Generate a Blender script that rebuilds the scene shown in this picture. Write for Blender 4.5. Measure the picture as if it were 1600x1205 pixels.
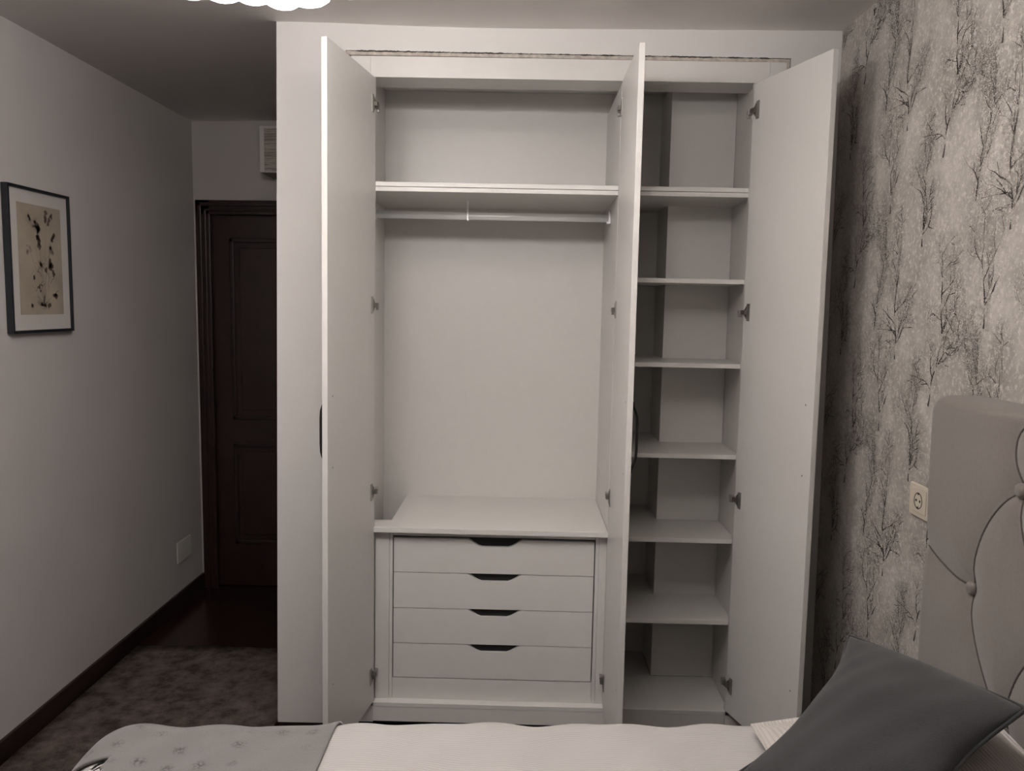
import bpy, bmesh, math, random
import numpy as np
from mathutils import Vector, Matrix
random.seed(7)
for o in list(bpy.data.objects): bpy.data.objects.remove(o)
SC = bpy.context.scene; COL = SC.collection
PI = math.pi

# ------------------------------------------------------------------ camera
CX, CY, CZ, YAW, PITCH, ROLL, F = 0.896, -2.9095, 1.5605, -0.0142, -0.0964, -0.0115, 1287.91
cam = bpy.data.cameras.new('camera'); camo = bpy.data.objects.new('camera', cam); COL.objects.link(camo)
w = Vector((math.sin(YAW)*math.cos(PITCH), math.cos(YAW)*math.cos(PITCH), math.sin(PITCH)))
r = Vector((math.cos(YAW), -math.sin(YAW), 0)); u = r.cross(w)
r2 = r*math.cos(ROLL)-u*math.sin(ROLL); u2 = u*math.cos(ROLL)+r*math.sin(ROLL)
M = Matrix((r2, u2, -w)).transposed().to_4x4(); M.translation = (CX, CY, CZ)
camo.matrix_world = M
cam.sensor_width = 36; cam.sensor_fit = 'HORIZONTAL'; cam.lens = F*36/1600; cam.clip_start = .02
SC.camera = camo
# ------------------------------------------------------------------ world, exposure
wd = bpy.data.worlds.new('world'); SC.world = wd; wd.use_nodes = True
wd.node_tree.nodes['Background'].inputs[0].default_value = (.9, .95, 1, 1)
wd.node_tree.nodes['Background'].inputs[1].default_value = 0.0
vs = SC.view_settings; vs.view_transform = 'Standard'; vs.look = 'None'; vs.exposure = 0.0; vs.gamma = 1
vs.use_curve_mapping = False
LAMP_COL = (1.0, .955, .925); LAMP_STRENGTH = 12.6

# ------------------------------------------------------------------ materials
def lin(c):
    return tuple(((x/255)/12.92 if x/255 <= .04045 else ((x/255+.055)/1.055)**2.4) for x in c)
def mat(name, col, rough=.5, metal=0, spec=.5, noise=0, nscale=8, bump=0, bscale=200, sheen=0):
    m = bpy.data.materials.new(name); m.use_nodes = True; nt = m.node_tree; b = nt.nodes['Principled BSDF']
    b.inputs['Base Color'].default_value = (*col, 1); b.inputs['Roughness'].default_value = rough
    b.inputs['Metallic'].default_value = metal; b.inputs['Specular IOR Level'].default_value = spec
    if sheen: b.inputs['Sheen Weight'].default_value = sheen
    tc = nt.nodes.new('ShaderNodeTexCoord')
    if noise:
        n = nt.nodes.new('ShaderNodeTexNoise'); n.inputs['Scale'].default_value = nscale; n.inputs['Detail'].default_value = 5
        nt.links.new(tc.outputs['Object'], n.inputs['Vector'])
        rp = nt.nodes.new('ShaderNodeValToRGB'); rp.color_ramp.elements[0].position = .3; rp.color_ramp.elements[1].position = .7
        rp.color_ramp.elements[0].color = (*[c*(1-noise) for c in col], 1); rp.color_ramp.elements[1].color = (*[min(1, c*(1+noise)) for c in col], 1)
        nt.links.new(n.outputs['Fac'], rp.inputs['Fac']); nt.links.new(rp.outputs['Color'], b.inputs['Base Color'])
    if bump:
        n2 = nt.nodes.new('ShaderNodeTexNoise'); n2.inputs['Scale'].default_value = bscale; n2.inputs['Detail'].default_value = 3
        nt.links.new(tc.outputs['Object'], n2.inputs['Vector'])
        bp = nt.nodes.new('ShaderNodeBump'); bp.inputs['Strength'].default_value = bump; bp.inputs['Distance'].default_value = .002
        nt.links.new(n2.outputs['Fac'], bp.inputs['Height']); nt.links.new(bp.outputs['Normal'], b.inputs['Normal'])
    return m
def emit(name, col, s):
    m = bpy.data.materials.new(name); m.use_nodes = True; nt = m.node_tree
    b = nt.nodes['Principled BSDF']; b.inputs['Base Color'].default_value = (.9, .9, .88, 1)
    b.inputs['Emission Color'].default_value = (*col, 1); b.inputs['Emission Strength'].default_value = s
    return m
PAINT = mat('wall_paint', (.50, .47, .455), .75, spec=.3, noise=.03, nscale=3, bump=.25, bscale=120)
PAINTR = mat('rear_wall_paint', (.80, .78, .76), .75)  # unseen wall, kept whiter than the others to bounce light onto the ceiling
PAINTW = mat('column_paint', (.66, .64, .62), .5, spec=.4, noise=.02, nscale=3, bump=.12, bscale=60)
CEIL = mat('ceiling_paint', (.92, .885, .865), .85, spec=.2, noise=.02, nscale=2)
MEL = mat('white_melamine', (.66, .64, .615), .38, spec=.45, noise=.012, nscale=30)
MELE = mat('white_edge_band', (.80, .78, .745), .35, spec=.5)
GAPM = mat('joint_line', (.10, .09, .08), .8)
DRAWSHADE = mat('drawer_shade_black', (.012, .012, .012), .7)  # near-black colour stands in for the shade inside the drawers
STEEL = mat('nickel_hinge', (.40, .385, .36), .35, metal=.75)
STEELD = mat('dark_hinge_cup', (.16, .145, .125), .45, metal=.6)
CHROME = mat('satin_aluminium', (.90, .90, .88), .34, metal=.3)
BLACK = mat('black_handle', (.006, .006, .006), .45)
PLAST = mat('raw_plaster', (.47, .42, .37), .9, noise=.25, nscale=60)
CRACK = mat('dark_crack', (.05, .04, .035), .9)
MAHOG = mat('mahogany_wood', (.020, .0070, .0062), .38, spec=.5, noise=.3, nscale=12)
SKIRT = mat('dark_skirting', (.016, .0075, .006), .4, noise=.25, nscale=14)
FRAME = mat('black_frame', (.012, .014, .018), .4)
MATT = mat('passepartout', (.50, .47, .45), .8)
PRINT = mat('print_paper', (.33, .278, .222), .8, noise=.12, nscale=9)
INK1 = mat('ink_brown', (.12, .085, .07), .9); INK2 = mat('ink_grey', (.26, .215, .18), .9)
SOCK = mat('ivory_plastic', (.56, .50, .41), .4)
DARK = mat('dark_hole', (.02, .018, .015), .8)
PLATE = mat('plate_plastic', (.62, .60, .57), .5)
GRAIN = None
HEAD = mat('taupe_upholstery', (.185, .163, .147), .95, spec=.1, noise=.06, nscale=160, bump=.5, bscale=900, sheen=.3)
PIPE = mat('dark_piping', (.075, .062, .055), .9)
SLATE = mat('slate_fabric', (.037, .0365, .038), .95, spec=.1, noise=.12, nscale=260, bump=.6, bscale=700, sheen=.25)
LAMPM = emit('lamp_glass', LAMP_COL, LAMP_STRENGTH); UPLIGHTM = emit('added_uplight_glow', LAMP_COL, LAMP_STRENGTH*9.5); DIFFM = emit('lamp_diffuser', LAMP_COL, LAMP_STRENGTH*1.5)

def wood_floor():
    m = mat('dark_floor_wood', (.02, .009, .007), .22, spec=.5); nt = m.node_tree; b = nt.nodes['Principled BSDF']
    tc = nt.nodes.new('ShaderNodeTexCoord'); mp = nt.nodes.new('ShaderNodeMapping'); mp.inputs['Scale'].default_value = (2, 14, 1)
    n = nt.nodes.new('ShaderNodeTexNoise'); n.inputs['Scale'].default_value = 3; n.inputs['Detail'].default_value = 8
    rp = nt.nodes.new('ShaderNodeValToRGB'); rp.color_ramp.elements[0].color = (.008, .004, .0035, 1); rp.color_ramp.elements[1].color = (.030, .012, .009, 1)
    nt.links.new(tc.outputs['Object'], mp.inputs[0]); nt.links.new(mp.outputs[0], n.inputs[0]); nt.links.new(n.outputs[0], rp.inputs[0]); nt.links.new(rp.outputs[0], b.inputs['Base Color'])
    return m
def grainy(name, c1, c2, sc=(3, 3, 40)):
    m = mat(name, c1, .55); nt = m.node_tree; b = nt.nodes['Principled BSDF']
    tc = nt.nodes.new('ShaderNodeTexCoord'); mp = nt.nodes.new('ShaderNodeMapping'); mp.inputs['Scale'].default_value = sc
    n = nt.nodes.new('ShaderNodeTexNoise'); n.inputs['Scale'].default_value = 3; n.inputs['Detail'].default_value = 8; n.inputs['Distortion'].default_value = .6
    rp = nt.nodes.new('ShaderNodeValToRGB'); rp.color_ramp.elements[0].position = .38; rp.color_ramp.elements[1].position = .6
    rp.color_ramp.elements[0].color = (*c1, 1); rp.color_ramp.elements[1].color = (*c2, 1)
    nt.links.new(tc.outputs['Object'], mp.inputs[0]); nt.links.new(mp.outputs[0], n.inputs[0]); nt.links.new(n.outputs[0], rp.inputs[0]); nt.links.new(rp.outputs[0], b.inputs['Base Color'])
    return m
GRAIN = grainy('pale_wood_grain', (.24, .21, .17), (.48, .45, .39))
def carpet_mat():
    m = mat('carpet_pile', (.10, .085, .075), 1, spec=.05); nt = m.node_tree; b = nt.nodes['Principled BSDF']
    tc = nt.nodes.new('ShaderNodeTexCoord')
    n = nt.nodes.new('ShaderNodeTexNoise'); n.inputs['Scale'].default_value = 13; n.inputs['Detail'].default_value = 10; n.inputs['Roughness'].default_value = .75
    rp = nt.nodes.new('ShaderNodeValToRGB'); rp.color_ramp.elements[0].position = .38; rp.color_ramp.elements[1].position = .64
    rp.color_ramp.elements[0].color = (.045, .035, .030, 1); rp.color_ramp.elements[1].color = (.150, .122, .108, 1)
    n2 = nt.nodes.new('ShaderNodeTexNoise'); n2.inputs['Scale'].default_value = 260
    bp = nt.nodes.new('ShaderNodeBump'); bp.inputs['Strength'].default_value = .8; bp.inputs['Distance'].default_value = .004
    for a, c in ((n, rp),): nt.links.new(a.outputs[0], c.inputs[0])
    nt.links.new(tc.outputs['Object'], n.inputs[0]); nt.links.new(tc.outputs['Object'], n2.inputs[0]); nt.links.new(rp.outputs[0], b.inputs['Base Color'])
    nt.links.new(n2.outputs[0], bp.inputs['Height']); nt.links.new(bp.outputs[0], b.inputs['Normal'])
    return m
CARPET = carpet_mat()
def ribbed(name, col, axis='Y', per=.0085, strength=.9, dark=.80):
    # corded cotton: fine ribs, groove shade darkened into the colour
    m = mat(name, col, .9, spec=.15, sheen=.2); nt = m.node_tree; b = nt.nodes['Principled BSDF']
    tc = nt.nodes.new('ShaderNodeTexCoord')
    nz = nt.nodes.new('ShaderNodeTexNoise'); nz.inputs['Scale'].default_value = 3
    mx = nt.nodes.new('ShaderNodeVectorMath'); mx.operation = 'MULTIPLY_ADD'; mx.inputs[1].default_value = (.012,)*3
    nt.links.new(tc.outputs['Object'], nz.inputs[0]); nt.links.new(nz.outputs['Color'], mx.inputs[0]); nt.links.new(tc.outputs['Object'], mx.inputs[2])
    wv = nt.nodes.new('ShaderNodeTexWave'); wv.bands_direction = axis; wv.inputs['Scale'].default_value = 2*PI/per/20; wv.inputs['Distortion'].default_value = 0
    nt.links.new(mx.outputs[0], wv.inputs[0])
    rp = nt.nodes.new('ShaderNodeValToRGB'); rp.color_ramp.elements[0].color = (*[c*dark for c in col], 1); rp.color_ramp.elements[1].color = (*col, 1)
    rp.color_ramp.elements[1].position = .5
    nt.links.new(wv.outputs['Fac'], rp.inputs[0]); nt.links.new(rp.outputs[0], b.inputs['Base Color'])
    bp = nt.nodes.new('ShaderNodeBump'); bp.inputs['Strength'].default_value = strength; bp.inputs['Distance'].default_value = .0015
    nt.links.new(wv.outputs['Fac'], bp.inputs['Height']); nt.links.new(bp.outputs[0], b.inputs['Normal'])
    return m
DUVET = ribbed('corded_white_cotton', (.46, .435, .418), per=.0075, strength=.35, dark=.86)
SHAM = ribbed('corded_white_sham', (.50, .465, .43), axis='X', per=.007, strength=.5, dark=.84)
def throw_mat():
    col = (.19, .182, .175)
    m = mat('grey_throw_fabric', col, .95, spec=.1, sheen=.3); nt = m.node_tree; b = nt.nodes['Principled BSDF']
    tc = nt.nodes.new('ShaderNodeTexCoord'); mp = nt.nodes.new('ShaderNodeMapping'); mp.inputs['Scale'].default_value = (1, 1, 0)
    nt.links.new(tc.outputs['Object'], mp.inputs[0])
    vo = nt.nodes.new('ShaderNodeTexVoronoi'); vo.inputs['Scale'].default_value = 16; vo.inputs['Randomness'].default_value = .35
    nt.links.new(mp.outputs[0], vo.inputs['Vector'])
    lt = nt.nodes.new('ShaderNodeMapRange'); lt.inputs[1].default_value = .10; lt.inputs[2].default_value = .30; lt.inputs[3].default_value = 1; lt.inputs[4].default_value = 0
    nt.links.new(vo.outputs['Distance'], lt.inputs[0])
    n = nt.nodes.new('ShaderNodeTexNoise'); n.inputs['Scale'].default_value = 170
    nt.links.new(tc.outputs['Object'], n.inputs[0])
    n_r = nt.nodes.new('ShaderNodeMapRange'); n_r.inputs[1].default_value = .45; n_r.inputs[2].default_value = .54
    nt.links.new(n.outputs['Fac'], n_r.inputs[0])
    ml = nt.nodes.new('ShaderNodeMath'); ml.operation = 'MULTIPLY'; nt.links.new(lt.outputs[0], ml.inputs[0]); nt.links.new(n_r.outputs[0], ml.inputs[1])
    mix = nt.nodes.new('ShaderNodeMixRGB'); mix.inputs[1].default_value = (*col, 1); mix.inputs[2].default_value = (.09, .084, .079, 1)
    nt.links.new(ml.outputs[0], mix.inputs[0]); nt.links.new(mix.outputs[0], b.inputs['Base Color'])
    n3 = nt.nodes.new('ShaderNodeTexNoise'); n3.inputs['Scale'].default_value = 400
    nt.links.new(tc.outputs['Object'], n3.inputs[0])
    bp = nt.nodes.new('ShaderNodeBump'); bp.inputs['Strength'].default_value = .6; bp.inputs['Distance'].default_value = .002
    nt.links.new(n3.outputs[0], bp.inputs['Height']); nt.links.new(bp.outputs[0], b.inputs['Normal'])
    return m
THROW = throw_mat()
def paper_mat():
    m = mat('blossom_wallpaper', (.4, .36, .32), .7, spec=.25); nt = m.node_tree; b = nt.nodes['Principled BSDF']
    tc = nt.nodes.new('ShaderNodeTexCoord'); at = nt.nodes.new('ShaderNodeAttribute'); at.attribute_name = 'ink'; den = at.outputs['Fac']
    def noise(sc, det, lo, hi, rough=.5, scale=(1, 1, 1), off=0):
        mp = nt.nodes.new('ShaderNodeMapping'); mp.inputs['Scale'].default_value = scale; mp.inputs['Location'].default_value = (0, off, off)
        n = nt.nodes.new('ShaderNodeTexNoise'); n.inputs['Scale'].default_value = sc; n.inputs['Detail'].default_value = det; n.inputs['Roughness'].default_value = rough
        rg = nt.nodes.new('ShaderNodeMapRange'); rg.inputs[1].default_value = lo; rg.inputs[2].default_value = hi
        nt.links.new(tc.outputs['Object'], mp.inputs[0]); nt.links.new(mp.outputs[0], n.inputs[0]); nt.links.new(n.outputs['Fac'], rg.inputs[0]); return rg.outputs[0]
    def mixc(f, a, c):
        x = nt.nodes.new('ShaderNodeMixRGB'); nt.links.new(f, x.inputs[0])
        for s, v in ((1, a), (2, c)):
            if isinstance(v, tuple): x.inputs[s].default_value = (*v, 1)
            else: nt.links.new(v, x.inputs[s])
        return x.outputs[0]
    def mth(op, a, c):
        x = nt.nodes.new('ShaderNodeMath'); x.operation = op
        for i_, v in ((0, a), (1, c)):
            if isinstance(v, float): x.inputs[i_].default_value = v
            else: nt.links.new(v, x.inputs[i_])
        return x.outputs[0]
    base = mixc(noise(6, 7, .36, .64, .62, (1, 1, .9)), (.35, .322, .295), (.51, .478, .44))
    base = mixc(mth('MULTIPLY', noise(60, 5, .42, .62, .75, off=11), .30), base, (.26, .235, .21))
    base = mixc(mth('MULTIPLY', noise(22, 5, .45, .68, .7, off=3), .35), base, (.27, .245, .22))
    base = mixc(mth('MULTIPLY', mth('MULTIPLY', den, noise(40, 4, .40, .56, .65, off=7)), .60), base, (.19, .168, .15))
    base = mixc(mth('MULTIPLY', mth('MULTIPLY', den, noise(150, 3, .50, .62, .6, off=9)), .50), base, (.10, .088, .078))
    base = mixc(mth('MULTIPLY', noise(80, 4, .52, .64, .7, off=5), .6), base, (.62, .585, .54))
    nt.links.new(base, b.inputs['Base Color'])
    return m
PAPER = paper_mat()
TWIG = mat('branch_ink', (.050, .042, .037), .8); TWIG2 = mat('branch_ink_pale', (.17, .148, .13), .8)
FLK_D = mat('fleck_dark', (.15, .13, .112), .8); FLK_L = mat('fleck_light', (.68, .645, .60), .8)

# ------------------------------------------------------------------ mesh helpers
def bx(bm, x0, x1, y0, y1, z0, z1, mi=0):
    vs_ = [bm.verts.new((x, y, z)) for x in (x0, x1) for y in (y0, y1) for z in (z0, z1)]
    for f in ((0, 1, 3, 2), (4, 6, 7, 5), (0, 4, 5, 1), (2, 3, 7, 6), (0, 2, 6, 4), (1, 5, 7, 3)):
        fc = bm.faces.new([vs_[i] for i in f]); fc.material_index = mi
    return vs_
def prism(bm, poly, a0, a1, axis='y', mi=0):
    n = len(poly)
    def P(p, a): return {'y': (p[0], a, p[1]), 'x': (a, p[0], p[1]), 'z': (p[0], p[1], a)}[axis]
    A = [bm.verts.new(P(p, a0)) for p in poly]; B = [bm.verts.new(P(p, a1)) for p in poly]
    fs = [bm.faces.new(A), bm.faces.new(B[::-1])]
    for i in range(n): fs.append(bm.faces.new((A[i], B[i], B[(i+1) % n], A[(i+1) % n])))
    for f in fs: f.material_index = mi
def tube(bm, pts, rad, seg=8, mi=0, caps=True, closed=False):
    pts = [Vector(p) for p in pts]; n = len(pts); rings = []; up = None
    for i, p in enumerate(pts):
        if closed: t = (pts[(i+1) % n]-pts[i-1]).normalized()
        else: t = (pts[min(i+1, n-1)]-pts[max(i-1, 0)]).normalized()
        if up is None:
            a = Vector((0, 0, 1)) if abs(t.z) < .9 else Vector((1, 0, 0)); up = (a-t*a.dot(t)).normalized()
        else: up = (up-t*up.dot(t)).normalized()
        s = t.cross(up); rr = rad[i] if isinstance(rad, (list, tuple)) else rad
        rings.append([bm.verts.new(p+(up*math.cos(q)+s*math.sin(q))*rr) for q in [2*PI*k/seg for k in range(seg)]])
    m_ = n if closed else n-1
    for i in range(m_):
        for k in range(seg):
            f = bm.faces.new((rings[i][k], rings[i][(k+1) % seg], rings[(i+1) % n][(k+1) % seg], rings[(i+1) % n][k])); f.material_index = mi; f.smooth = True
    if caps and not closed: bm.faces.new(rings[0][::-1]); bm.faces.new(rings[-1])
def lathe(bm, prof, c, axis=Vector((0, 0, 1)), seg=24, mi=0):
    # prof: list (radius, height along axis)
    ax = Vector(axis).normalized(); a = Vector((1, 0, 0)) if abs(ax.x) < .9 else Vector((0, 1, 0)); e1 = (a-ax*a.dot(ax)).normalized(); e2 = ax.cross(e1); rs = []
    for R, h in prof: rs.append([bm.verts.new(Vector(c)+ax*h+(e1*math.cos(2*PI*k/seg)+e2*math.sin(2*PI*k/seg))*max(R, 1e-4)) for k in range(seg)])
    for i in range(len(rs)-1):
        for k in range(seg):
            f = bm.faces.new((rs[i][k], rs[i][(k+1) % seg], rs[i+1][(k+1) % seg], rs[i+1][k])); f.smooth = True; f.material_index = mi
    bm.faces.new(rs[0][::-1]); bm.faces.new(rs[-1])
def obj(name, bm, m, parent=None, bevel=0, recalc=True, smooth=False):
    if recalc: bmesh.ops.recalc_face_normals(bm, faces=bm.faces[:])
    me = bpy.data.meshes.new(name); bm.to_mesh(me); bm.free()
    for x in (m if isinstance(m, (list, tuple)) else [m]): me.materials.append(x)
    if smooth:
        for p in me.polygons: p.use_smooth = True
    o = bpy.data.objects.new(name, me); COL.objects.link(o)
    if parent is not None: o.parent = parent
    if bevel:
        b = o.modifiers.new('bevel', 'BEVEL'); b.width = bevel; b.segments = 2; b.limit_method = 'ANGLE'; b.angle_limit = .7
    return o
def box(name, m, parent, *a, bevel=0):
    bm = bmesh.new(); bx(bm, *a); return obj(name, bm, m, parent, bevel)
def tag(o, label=None, cat=None, group=None, kind=None):
    if label: o['label'] = label
    if cat: o['category'] = cat
    if group: o['group'] = group
    if kind: o['kind'] = kind
    return o
def empty(name, loc=(0, 0, 0), label=None, cat=None, group=None):
    o = bpy.data.objects.new(name, None); COL.objects.link(o); o.location = loc; o.empty_display_size = .05
    return tag(o, label, cat, group)
def struct(o): o['kind'] = 'structure'; return o

# ------------------------------------------------------------------ setting
XL, XR, YB, YF, H = -.8554, 1.9605, 1.4777, -3.7, 2.5
bm = bmesh.new(); bx(bm, XL-.1, XR+.1, YF-.1, YB+.3, -.1, 0)
struct(obj('floor', bm, wood_floor()))
# ceiling: not perfectly level, a touch higher over the wardrobe's left corner
def ceil_z(x): return H+.018*math.exp(-((x-.03)/.45)**2)
bm = bmesh.new(); NX = 60; xs = [XL-.1+(XR-XL+.2)*i/NX for i in range(NX+1)]
a0 = [bm.verts.new((x, YF-.1, ceil_z(x))) for x in xs]; a1 = [bm.verts.new((x, YB+.3, ceil_z(x))) for x in xs]
b0 = [bm.verts.new((x, YF-.1, 2.64)) for x in xs]; b1 = [bm.verts.new((x, YB+.3, 2.64)) for x in xs]
for i in range(NX):
    f = bm.faces.new((a0[i], a1[i], a1[i+1], a0[i+1])); f.smooth = True
    bm.faces.new((b0[i], b0[i+1], b1[i+1], b1[i])); bm.faces.new((a0[i], a0[i+1], b0[i+1], b0[i])); bm.faces.new((a1[i+1], a1[i], b1[i], b1[i+1]))
bm.faces.new((a0[0], b0[0], b1[0], a1[0])); bm.faces.new((a0[-1], a1[-1], b1[-1], b0[-1]))
struct(obj('ceiling', bm, CEIL, recalc=False))
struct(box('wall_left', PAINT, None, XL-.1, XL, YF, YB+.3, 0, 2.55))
# far wall with the doorway
bm = bmesh.new()
bx(bm, XL, -.815, YB, YB+.12, 0, 2.55); bx(bm, -.815, 0, YB, YB+.12, 2.065, 2.55); bx(bm, -.03, .1, YB, YB+.12, 0, 2.065)
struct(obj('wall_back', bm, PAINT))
bm = bmesh.new(); bx(bm, XL, XR, YF-.1, YF, 0, 2.55)
struct(obj('wall_rear', bm, PAINTR))
# wallpapered wall
# wall column that holds the built-in wardrobe (opening slightly out of true)
bm = bmesh.new()
def shear_poly(poly, y0, y1): prism(bm, poly, y0, y1, 'y')
OL0, OL1, OR0, OR1, OZL, OZR = .270, .290, 1.772, 1.7905, 2.4255, 2.4085   # opening corners
shear_poly([(0, .014), (.036, 2.54), (OL1-.018, 2.54), (OL1-.018, OZL), (OL0, .014)], 0, .12)
shear_poly([(OL1-.018, OZL), (OL1-.018, 2.54), (1.96, 2.54), (1.96, OZR), (OR1, OZR)], 0, .12)
shear_poly([(OR0, .014), (OR1, OZR), (1.96, OZR), (1.9605, .014)], 0, .12)
shear_poly([(0, .014), (.036, 2.54), (.12, 2.54), (.10, .014)], .12, YB)
bx(bm, .1, XR, .66, .72, 0, 2.54)  # unseen slab added behind the wardrobe to block light
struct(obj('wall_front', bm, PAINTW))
# skirtings
struct(box('baseboard_left', SKIRT, None, XL, XL+.015, YF, YB, 0, .083, bevel=.003))
bm = bmesh.new(); bx(bm, 0.002, OL0-.002, .004, .02, 0, .014); bx(bm, OR0+.002, XR-.002, .004, .02, 0, .014)
struct(obj('baseboard_front', bm, SKIRT))
struct(box('baseboard_right', SKIRT, None, XR-.015, XR, YF, -.02, 0, .083, bevel=.003))

# ragged open joint between plaster and wardrobe frame
bm = bmesh.new()
z_at = lambda x: OZL+(OZR-OZL)*(x-.272)/(OR1-.272)
bx_pts = []
prism(bm, [(.274, z_at(.274)-.014), (.274, z_at(.274)-.001), (OR1-.001, OZR-.001), (OR1-.001, OZR-.012)], .0035, .02, 'y')
prism(bm, [(OR1-.0015, OZR-.012), (OR1-.016, OZR-.012), (OR0-.016, .1), (OR0-.0015, .1)], .0035, .02, 'y')
jt = obj('trim_1', bm, PLAST); struct(jt)
bm = bmesh.new(); rnd = random.Random(3)
def ragged(bm, P, Q, n, wmin, wmax, nor):
    P, Q, nor = Vector(P), Vector(Q), Vector(nor); prev = None; wv = wmin
    for i in range(n+1):
        t = i/n; wv = max(0.0002, min(wmax, wv+rnd.uniform(-1, 1)*wmax*.45)); c = P.lerp(Q, t)+nor*rnd.uniform(-.0008, .0008)
        a = c+nor*wv*.5+Vector((0, -.0006, 0)); b = c-nor*wv*.5+Vector((0, -.0006, 0))
        q = [bm.verts.new(a), bm.verts.new(b), bm.verts.new(a+Vector((0, .008, 0))), bm.verts.new(b+Vector((0, .008, 0)))]
        if prev:
            for j in ((0, 1), (1, 3), (3, 2), (2, 0)): bm.faces.new((prev[j[0]], q[j[0]], q[j[1]], prev[j[1]]))
        prev = q
ragged(bm, (.285, 0, z_at(.285)-.001), (OR1, 0, OZR-.001), 300, .0006, .0040, (0, 0, 1))
ragged(bm, (OR1-.001, 0, OZR), (OR1-.012, 0, 1.4), 160, .0004, .0030, (1, 0, 0))
ragged(bm, (OR1-.0155, 0, OZR-.012), (OR1-.024, 0, 1.4), 160, .0008, .0032, (1, 0, 0))
cr = obj('crack', bm, CRACK, jt); tag(cr, 'dark ragged crack along the plaster joint')

# far door
door = struct(empty('door_1')); 
bm = bmesh.new()
def casing(bm, x0, x1, z1, wd_, y0, y1):
    for a in ((x0, x0+wd_, 0, z1), (x1-wd_, x1, 0, z1)): bx(bm, a[0], a[1], y0, y1, a[2], a[3])
    bx(bm, x0, x1, y0, y1, z1-wd_, z1)
casing(bm, -.840, -.004, 2.095, .075, YB-.020, YB)
casing(bm, -.828, -.016, 2.083, .020, YB-.028, YB-.019); casing(bm, -.795, -.049, 2.050, .012, YB-.026, YB-.019)
obj('door_casing', bm, MAHOG, door, bevel=.003)
bm = bmesh.new(); casing(bm, -.814, -.031, 2.064, .035, YB+.001, YB+.10)
obj('door_jamb', bm, MAHOG, door)
leaf = box('door_leaf', MAHOG, door, -.776, -.068, YB+.022, YB+.06, .006, 2.026, bevel=.002)
for z0, z1 in ((.24, .80), (.93, 1.90)):
    bm = bmesh.new(); x0, x1 = -.676, -.168
    for (a, b, c, d) in ((x0, x1, z0, z0+.022), (x0, x1, z1-.022, z1), (x0, x0+.022, z0, z1), (x1-.022, x1, z0, z1)): bx(bm, a, b, YB+.012, YB+.0225, c, d)
    obj('panel_moulding', bm, SKIRT, leaf, bevel=.004)
    box('door_panel', MAHOG, leaf, x0+.05, x1-.05, YB+.014, YB+.0225, z0+.05, z1-.05, bevel=.006)
bm = bmesh.new(); lathe(bm, [(.024, 0), (.024, .006), (.010, .008), (.010, .045)], (-.11, YB+.022, 1.02), (0, -1, 0)); tube(bm, [(-.11, YB-.02, 1.02), (-.17, YB-.022, 1.02), (-.22, YB-.018, 1.015)], .009)
obj('door_handle', bm, STEEL, leaf)
for z in (.3, 1.05, 1.885):
    bm = bmesh.new(); tube(bm, [(-.781, YB+.012, z-.04), (-.781, YB+.012, z+.04)], .006); tube(bm, [(-.781, YB+.012, z-.047), (-.781, YB+.012, z-.04)], .004)
    obj('door_hinge', bm, STEEL if z > 1.5 else STEELD, leaf)

# ------------------------------------------------------------------ wallpaper print: branches and blossom flecks on the right wall
rg = random.Random(11); XW_ = XR-.0006
def wig(x, y, ang, L, wd0, depth, out):
    n = max(4, int(L/.011)); pts = [(x, y)]; a = ang; curl = rg.uniform(-1, 1)*(3.2 if depth else .7)
    for i in range(n):
        a += curl*L/n*3+rg.uniform(-.24, .24); a += (PI/2-a)*(.07 if depth else .13)
        x += math.cos(a)*L/n; y += math.sin(a)*L/n; pts.append((x, y))
        if depth < 3 and i > 0 and rg.random() < (.36, .30, .16)[depth]:
            s = rg.choice((-1, 1)); wig(x, y, a+s*rg.uniform(.45, 1.15), L*rg.uniform(.22, .46), wd0*(1-i/n)*.62+.0006, depth+1, out)
    out.append((pts, wd0, depth))
TW, TH = .53, .64
strokes = []; flecks = []
for sx, sy in [(.06, .02), (.17, .33), (.30, .08), (.43, .42), (.49, .12), (.27, .55)]:
    o_ = []; wig(sx+rg.uniform(-.02, .02), sy, PI/2+rg.uniform(-.2, .2), rg.uniform(.24, .36), rg.uniform(.0055, .0085), 0, o_); strokes += o_
NA, NB = 106, 128; den = np.zeros((NB, NA)); gy, gx = np.mgrid[0:NB, 0:NA]; cell = TW/NA
for pts, w0, d in strokes:
    for (px, py) in pts[::2]:
        cx_, cy_ = px+rg.gauss(0, .012), py+rg.gauss(.006, .014); ddx = (gx*cell-cx_+TW/2) % TW-TW/2; ddy = (gy*cell-cy_+TH/2) % TH-TH/2
        den += np.exp(-(ddx**2+ddy**2)/(2*.011**2))*(.34 if d else .10)
        for k in range(9): flecks.append((px+rg.gauss(0, .013), py+rg.gauss(.004, .015), rg.uniform(.0007, .0019), rg.random() < .5))
den = 1-np.exp(-den*.9)
# wallpapered wall: front face is a grid that carries the print density
gyn, gzn = 470, 320; gY = np.linspace(YF, .72, gyn); gZ = np.linspace(0, 2.55, gzn)
def tile_uv(y, z):
    ti = np.floor((.06-y)/TW); a = (.06-y)-ti*TW; bz = (z+.2-(np.mod(ti, 2))*TH/2) % TH; return a, bz
YY, ZZ = np.meshgrid(gY, gZ); ua, ub_ = tile_uv(YY, ZZ); ink = den[(ub_/cell).astype(int) % NB, (ua/cell).astype(int) % NA].ravel()
nV = gyn*gzn; V = np.concatenate([np.stack([np.full(nV, XR), YY.ravel(), ZZ.ravel()], 1), np.array([(XR+.1, y, z) for y, z in ((YF, 0), (.72, 0), (.72, 2.55), (YF, 2.55))])])
ii = (np.arange(gzn-1)[:, None]*gyn+np.arange(gyn-1)[None, :]).ravel()
FQ = np.stack([ii, ii+gyn, ii+gyn+1, ii+1], 1).tolist()
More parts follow.
